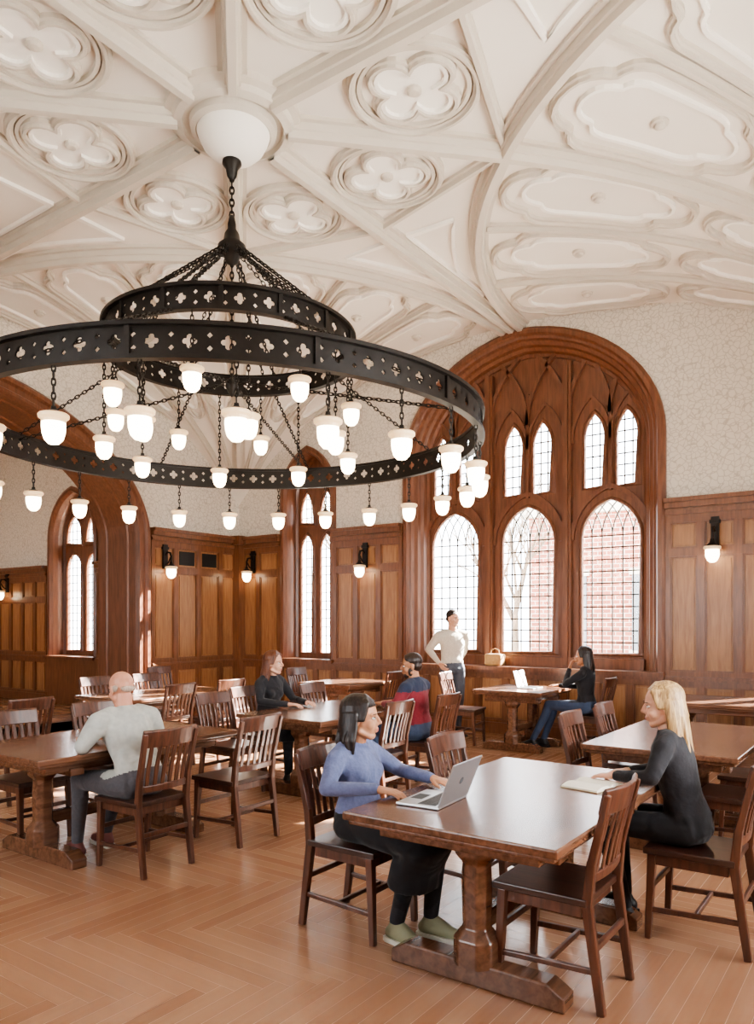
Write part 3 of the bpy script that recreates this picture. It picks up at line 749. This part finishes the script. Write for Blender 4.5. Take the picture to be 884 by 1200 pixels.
    e.ell((.0855,0,-.0555),(.0045,.018,.0042),3); e.ell((.0845,0,-.0635),(.0045,.0155,.0048),3)
    for i in range(len(e.v)): e.v[i]=HM@e.v[i]
    obj('face_features',e.mesh('face',[M_EYEW,M_IRIS,S.get('brow',S['hair']),S['lip']],True),root)
    st=S['style']; r=MB(); rnd=random.Random(len(name))
    if st=='bald':
        for s in(-1,1): r.ell((-.035,s*.066,.0),(.035,.012,.024))
        r.ell((-.085,0,-.012),(.022,.052,.024))
    elif st=='short':
        r.ell((-.022,0,.052),(.094,.08,.082)); r.ell((-.05,0,.0),(.06,.077,.06))
        for i in range(9):
            y=-.05+.0125*i; r.capsule((-.01,y*.8,.118-y*y*8),(.046,y,.1-y*y*12),.016,.012)
        if S.get('beard'):
            r.ell((.035,0,-.088),(.045,.046,.03)); 
            for s in(-1,1): r.ell((.01,s*.058,-.055),(.026,.012,.042))
            r.capsule((.086,-.02,-.045),(.086,.02,-.045),.005,.005)
    else:
        r.ell((-.024,0,.045),(.096,.083,.09)); r.ell((-.05,0,-.0),(.07,.08,.07))
        Lh={'bob':.1,'shoulder':.15,'long':.34}[st]
        nst=44
        for i in range(nst):
            a_=math.radians(85+190*i/(nst-1)); ca_,sa_=math.cos(a_),math.sin(a_)
            p0=V((-.02+.08*ca_,.075*sa_,.03)); out=1.1
            ln=Lh*rnd.uniform(.8,1.08)
            p1=V((-.025+.08*ca_*out,.078*sa_*out,-.05)); p2=V((-.035+.07*ca_*(out+.25*rnd.random()),.078*sa_*(out+.25*rnd.random()),-.07-ln))
            if st=='long': p2=V((-.06+.05*ca_,.085*sa_,-.08-ln))
            r.capsule(p0,p1,.016,.015); m_=(p1+p2)/2+V((rnd.uniform(-.014,.014),rnd.uniform(-.014,.014),0)); r.capsule(p1,m_,.015,.013); r.capsule(m_,p2,.013,.006)
        for s in(-1,1):
            for dx in(0,.012,.024):
                r.capsule((.02-dx,s*.008,.118),(.048-dx,s*.054,.083),.013,.012); r.capsule((.048-dx,s*.056,.083),(.026-dx,s*.076,.0),.013,.011)
        if st=='bob':
            for i in range(9): y=-.045+.011*i; r.capsule((.03,y,.112-y*y*8),(.073-abs(y)*.35,y*1.1,.07),.012,.008)
    for i in range(len(r.v)): r.v[i]=HM@r.v[i]
    hm=remesh(r,'hair',.0045,[S['hair']],1); obj('hair',hm,root)
    return root
def seat(lean=.03,hz=0,w=.1,kx=.43,ankx=.42,side=.09,**k):
    J=dict(pel=(0,0,.555),waist=(.01+lean*.25,0,.7),chest=(.015+lean*.7,0,.87+hz*.6),sh=(lean,0,1.0+hz),neck=(lean+.015,0,1.055+hz),head=(lean+.045,0,1.165+hz),
      legs=[((kx,side+.02,.53),(ankx,side,.09),(1,.1)),((kx,-side-.02,.53),(ankx,-side,.09),(1,-.1))])
    J.update(k); return J
UP=(0,0,1)
sk1=skinm('skin_tan','#b98565'); sk2=skinm('skin_fair','#d1a086'); sk3=skinm('skin_rosy','#c88e74'); sk4=skinm('skin_olive','#b07c5d')
lip=plain('lips','#a4524a',.4); lipm=plain('lips_pale','#a86757',.5)
blk=cloth('black_knit','#1b1a1f'); blk2=cloth('black_cloth','#141418',.1)
dkhair=hairm2('dark_hair','#120c0a','#30211a'); blond=hairm2('blonde_hair','#7d5c3a','#d3b27c'); aub=hairm2('auburn_hair','#46251a','#744428'); grey=hairm2('grey_hair','#a08a7c','#b8a594'); brn=hairm2('brown_hair','#1c120d','#352218')
jeans=cloth('denim','#394760',.2,90); whitesole=plain('rubber_sole','#d8d5c8',.6)
tights=cloth('tights','#28282e',.05)
person('woman_in_blue_sweater',(-2.36,3.17),0,seat(-.03,hz=-.075,shw=.165,arms=[((.1,.24,.79),(.34,.16,.79)),((-.02,-.25,.76),(.25,-.2,.785))],hands=[((1,-.2,-.05),UP,.3),((1,.15,-.05),UP,.3)],
  hyaw=24,hpit=-2,legs=[((.44,.1,.54),(.38,.1,.09),(1,.1)),((.43,-.1,.53),(.28,-.06,.09),(1,-.15))]),
  dict(top=cloth('blue_sweater','#626a8c',.35),bot=blk2,tights=tights,skirt=.55,skin=sk1,lip=lip,hair=dkhair,style='bob',shoe=plain('pale_sneaker','#8f8d70',.7),sole=whitesole))
person('woman_with_blonde_hair',(-.92,4.08),180,seat(.09,hz=-.01,shw=.165,arms=[((.12,.25,.82),(.31,.19,.8)),((.15,-.2,.8),(.3,-.04,.79))],hands=[((1,-.1,-.1),UP,.35),((.8,.6,-.05),UP,.4)],
  hyaw=22,hpit=4,legs=[((.42,.12,.54),(.3,.1,.09),(1,.1)),((.42,-.1,.54),(.36,-.1,.09),(1,-.1))]),
  dict(top=blk,bot=blk2,skin=sk2,lip=lip,hair=blond,style='long',brow=brn,shoe=plain('black_shoe','#18161a',.4)))
person('man_in_grey_shirt',(-4.1,3.12),180,seat(.17,hz=-.02,fem=False,shw=.2,arms=[((.2,.3,.8),(.44,.13,.795)),((.2,-.3,.8),(.44,-.1,.795))],hands=[((1,-.5,0),UP,.4),((1,.5,0),UP,.4)],
  hyaw=-6,hpit=14,legs=[((.44,.16,.54),(.5,.14,.09),(1,.1)),((.44,-.14,.54),(.56,-.13,.09),(1,-.1))]),
  dict(fem=False,g=1.06,top=cloth('grey_shirt','#a9aaa3',.15,25),bot=cloth('grey_trousers','#4a484c',.2),skin=sk3,lip=lipm,hair=grey,style='bald',shoe=plain('red_sneaker','#6e3a34',.6),sole=whitesole,foot=1.1))
person('woman_in_black_dress',(-5.36,5.6),0,seat(.07,hz=.01,arms=[((.18,.22,.8),(.44,.12,.79)),((.15,-.23,.81),(.42,-.14,.79))],hands=[((1,-.3,0),UP,.3),((1,.3,0),UP,.3)],
  hyaw=18,legs=[((.44,.08,.55),(.52,.06,.09),(1,0)),((.43,-.12,.54),(.4,-.1,.09),(1,-.2))]),
  dict(top=blk,bot=blk2,tights=tights,skirt=.25,skin=sk2,lip=lip,hair=aub,style='shoulder',shoe=plain('dark_shoe','#1a1716',.4)))
person('man_in_red_sweater',(-3.84,6.15),184,seat(.06,hz=.0,fem=False,arms=[((.12,.27,.8),(.34,.12,.795)),((.14,-.27,.8),(.36,-.1,.795))],hands=[((1,-.5,0),UP,.4),((1,.5,0),UP,.4)],
  hyaw=32,hpit=3,legs=[((.45,.15,.54),(.36,.15,.09),(1,.1)),((.45,-.13,.54),(.5,-.12,.09),(1,-.1))]),
  dict(fem=False,top=cloth('red_sweater','#7c2430',.3),yoke=cloth('navy_yoke','#242d44',.3),bot=jeans,skin=sk4,lip=lipm,hair=brn,style='short',beard=True,shoe=plain('brown_shoe','#4a3020',.5),foot=1.1))
person('woman_in_black_top',(-3.22,9.0),180,seat(.0,arms=[((.2,.2,.83),(.2,.06,1.0)),((.14,-.2,.78),(.36,-.05,.79))],hands=[((-.25,-.15,.9),(1,0,.2),.7),((1,.3,0),UP,.3)],
  hyaw=15,legs=[((.44,.12,.56),(.66,.1,.09),(1,.1)),((.45,-.08,.54),(.58,-.06,.09),(1,-.1))]),
  dict(top=blk,bot=jeans,skin=sk1,lip=lip,hair=dkhair,style='shoulder',shoe=plain('ankle_boot','#1b1818',.5)))
person('man_in_cream_sweater',(-5.22,9.2),-38,dict(pel=(0,0,.95),waist=(-.01,0,1.1),chest=(.0,0,1.27),sh=(-.015,0,1.43),neck=(0,0,1.49),head=(.03,0,1.635),hyaw=25,hpit=0,
  arms=[((-.16,.27,1.22),(-.22,.2,1.02)),((-.12,-.31,1.2),(.0,-.2,1.02))],hands=[((-.2,-.1,-1),(-1,0,0),.4),((.6,.3,-.6),(0,-1,0),.4)],
  legs=[((.04,.1,.52),(-.02,.1,.09),(1,.2)),((.1,-.1,.51),(.12,-.1,.09),(1,-.2))]),
  dict(fem=False,g=1.04,top=cloth('cream_sweater','#c9bfae',.2),bot=cloth('grey_jeans','#4b5059',.2),skin=sk2,lip=lipm,hair=dkhair,style='short',shoe=plain('dark_shoe2','#2a2422',.5),foot=1.1))
# ---------------------------------------------------------------- props
M_AL=plain('aluminium','#b9bcc0',.3,metal=.8,noise=.01); M_KEY=plain('keys','#1c1c1e',.5); M_SCR=emis('screen','#8fb6d8',.8); M_MARK=plain('lid_mark','#5d6064',.4)
def laptop(x,y,z,deg,tilt=108,body=M_AL):
    root=empty('laptop',(x,y,z),math.radians(deg)); mb=MB()
    mb.box(-.11,.11,-.157,.157,0,.014); me=bevel(mb.mesh('base',[body]),.005,2); obj('base',me,root)
    mb=MB()
    for r in range(5):
        for c in range(13): mb.box(-.0+.0185*r-.005,-.0+.0185*r+.011,-.135+.021*c,-.135+.021*c+.018,.014,.0155)
    mb.box(-.09,-.03,-.05,.05,.014,.0145); obj('keyboard',mb.mesh('keys',[M_KEY]),root)
    mb=MB(); mb.box(-.004,.003,-.157,.157,0,.212); me=bevel(mb.mesh('lid',[body]),.002,2); o=obj('lid',me,root,(.108,0,.012)); o.rotation_euler=(0,math.radians(tilt-90),0)
    mb=MB(); mb.box(-.0055,-.0045,-.147,.147,.012,.2); s=obj('screen',mb.mesh('screen',[M_SCR]),o)
    mb=MB(); mb.lathe([(.018,0),(.018,.0008),(0,.0008)],24); s=obj('round_mark',mb.mesh('mark',[M_MARK]),o,(.0032,0,.11)); s.rotation_euler=(0,pi/2,0)
laptop(-1.84,3.05,.751,4,112)
laptop(-3.92,8.9,.751,180,105)
def book():
    mb=MB()
    for s in(-1,1):
        mb.box(min(0,s*.14),max(0,s*.14),-.105,.105,0,.003,1)
        n=8; vs=[];fs=[]
        for i in range(n+1):
            x=s*.135*i/n; z=.006+.012*math.sin(pi*min(1,(i/n)*1.1))**.6 if i<n else .006
            for yy in(-.1,.1): vs+=[(x,yy,.003),(x,yy,z+.004)]
        for i in range(n):
            a=i*4; fs+=[(a+1,a+5,a+7,a+3),(a,a+4,a+5,a+1),(a+2,a+3,a+7,a+6)]
        a=n*4; fs.append((a,a+1,a+3,a+2)); mb.add(vs,fs,0)
    return mb.mesh('open_book',[plain('paper','#e9e4d6',.8,noise=.02),plain('cover','#b9a98a',.6)])
bk=book(); obj('open_book',bk,None,(-1.33,3.8,.751),math.radians(80))
mb=MB(); mb.box(-.13,.13,-.09,.09,0,.17); me=bake(mb.mesh('bag',[M_AL]),[('BEVEL',dict(width=.03,segments=3))])
bag=obj('canvas_bag',me,None,(-4.86,9.8,.962)); me.materials.clear(); me.materials.append(cloth('canvas','#a07c50',.4,40))
hb=MB(); hb.sweep([(-.07,0,.165),(-.06,0,.22),(0,0,.245),(.06,0,.22),(.07,0,.165)],[(-.008,-.004),(.008,-.004),(.008,.004),(-.008,.004)],(0,1,0),False,0,None,True)
obj('handle',hb.mesh('handle',me.materials[:]),bag)
# ---------------------------------------------------------------- exterior
mb=MB(); mb.box(-60,40,-40,70,-.7,-.6); obj('ground_outside',mb.mesh('ground',[plain('paving','#b8b4aa',.9)]))
mb=MB(); mb.box(-11.5,6,26,34,-.6,5.4,0)
for i in range(6):
    for z in(.6,):
        x=-10.5+2.8*i; mb.box(x,x+1.2,25.93,26,z,z+2.6,1); mb.box(x-.1,x+1.3,25.9,26,z-.15,z,2); mb.box(x-.1,x+1.3,25.9,26,z+2.6,z+2.8,2)
mb.box(-11.7,6.2,25.7,34.2,5.4,5.7,2)
obj('brick_building',mb.mesh('brick_building',[M_BRICK,plain('dark_pane','#6c7680',.2),plain('limestone','#d2cabc',.8)]))
M_BARK=plain('bark','#7a6a5c',.9)
def tree(x,y,seed,h=7):
    rr=random.Random(seed); mb=MB()
    def br(p,d,L,r,lv):
        e=p+d*L; mb.capsule(p,e,r,r*.65,0,6,1)
        if lv==0: return
        for i in range(3):
            nd=(d+V((rr.uniform(-.7,.7),rr.uniform(-.7,.7),rr.uniform(-.1,.5)))).normalized(); br(p+d*L*rr.uniform(.6,1),nd,L*rr.uniform(.6,.8),r*.55,lv-1)
    br(V((0,0,-.6)),V((0,0,1)),h*.35,.16,5)
    obj('bare_tree',mb.mesh('bare_tree',[M_BARK],True),None,(x,y,0))
tree(-14.5,21,3,8); tree(-10.2,22,5,7); tree(-17.5,23,9,9)
# ---------------------------------------------------------------- light
w=bpy.data.worlds.new('World'); SC.world=w; w.use_nodes=True; bgn=w.node_tree.nodes['Background']
bgn.inputs['Color'].default_value=(.88,.94,1,1); bgn.inputs['Strength'].default_value=14
sl=bpy.data.lights.new('sun','SUN'); sl.energy=150; sl.angle=.01; sl.color=(1,.94,.85); so=bpy.data.objects.new('sun',sl); COL.objects.link(so)
so.rotation_euler=V((-.5,-.9,-.62)).to_track_quat('-Z','Y').to_euler(); so.location=(5,20,15)
def fill_light(name,M,e,tilt):  # added area fill outside the unseen windows, tilted up to brighten room and ceiling
    al=bpy.data.lights.new(name,'AREA'); al.shape='RECTANGLE'; al.size=3.6; al.size_y=3.6; al.energy=e; al.color=(1,.98,.95)
    o=bpy.data.objects.new(name,al); COL.objects.link(o); p=M@V((0,1.2,2.0)); o.location=p
    d=(M.to_3x3()@V((0,-1,tilt))); o.rotation_euler=d.to_track_quat('-Z','Y').to_euler()
fill_light('window_daylight',MFRONT,350,.5); fill_light('window_daylight',MRIGHT,1400,.5)
# ---------------------------------------------------------------- camera
cd=bpy.data.cameras.new('camera'); cd.sensor_fit='VERTICAL'; cd.sensor_height=36; cd.lens=26.4; cd.shift_y=128/1200; cd.clip_start=.05; cd.clip_end=300
co=bpy.data.objects.new('camera',cd); COL.objects.link(co); co.location=(0,0,1.6); co.rotation_euler=(pi/2,0,math.radians(35.3)); SC.camera=co
SC.view_settings.view_transform='AgX'
try: SC.view_settings.look='AgX - Medium High Contrast'
except Exception: pass
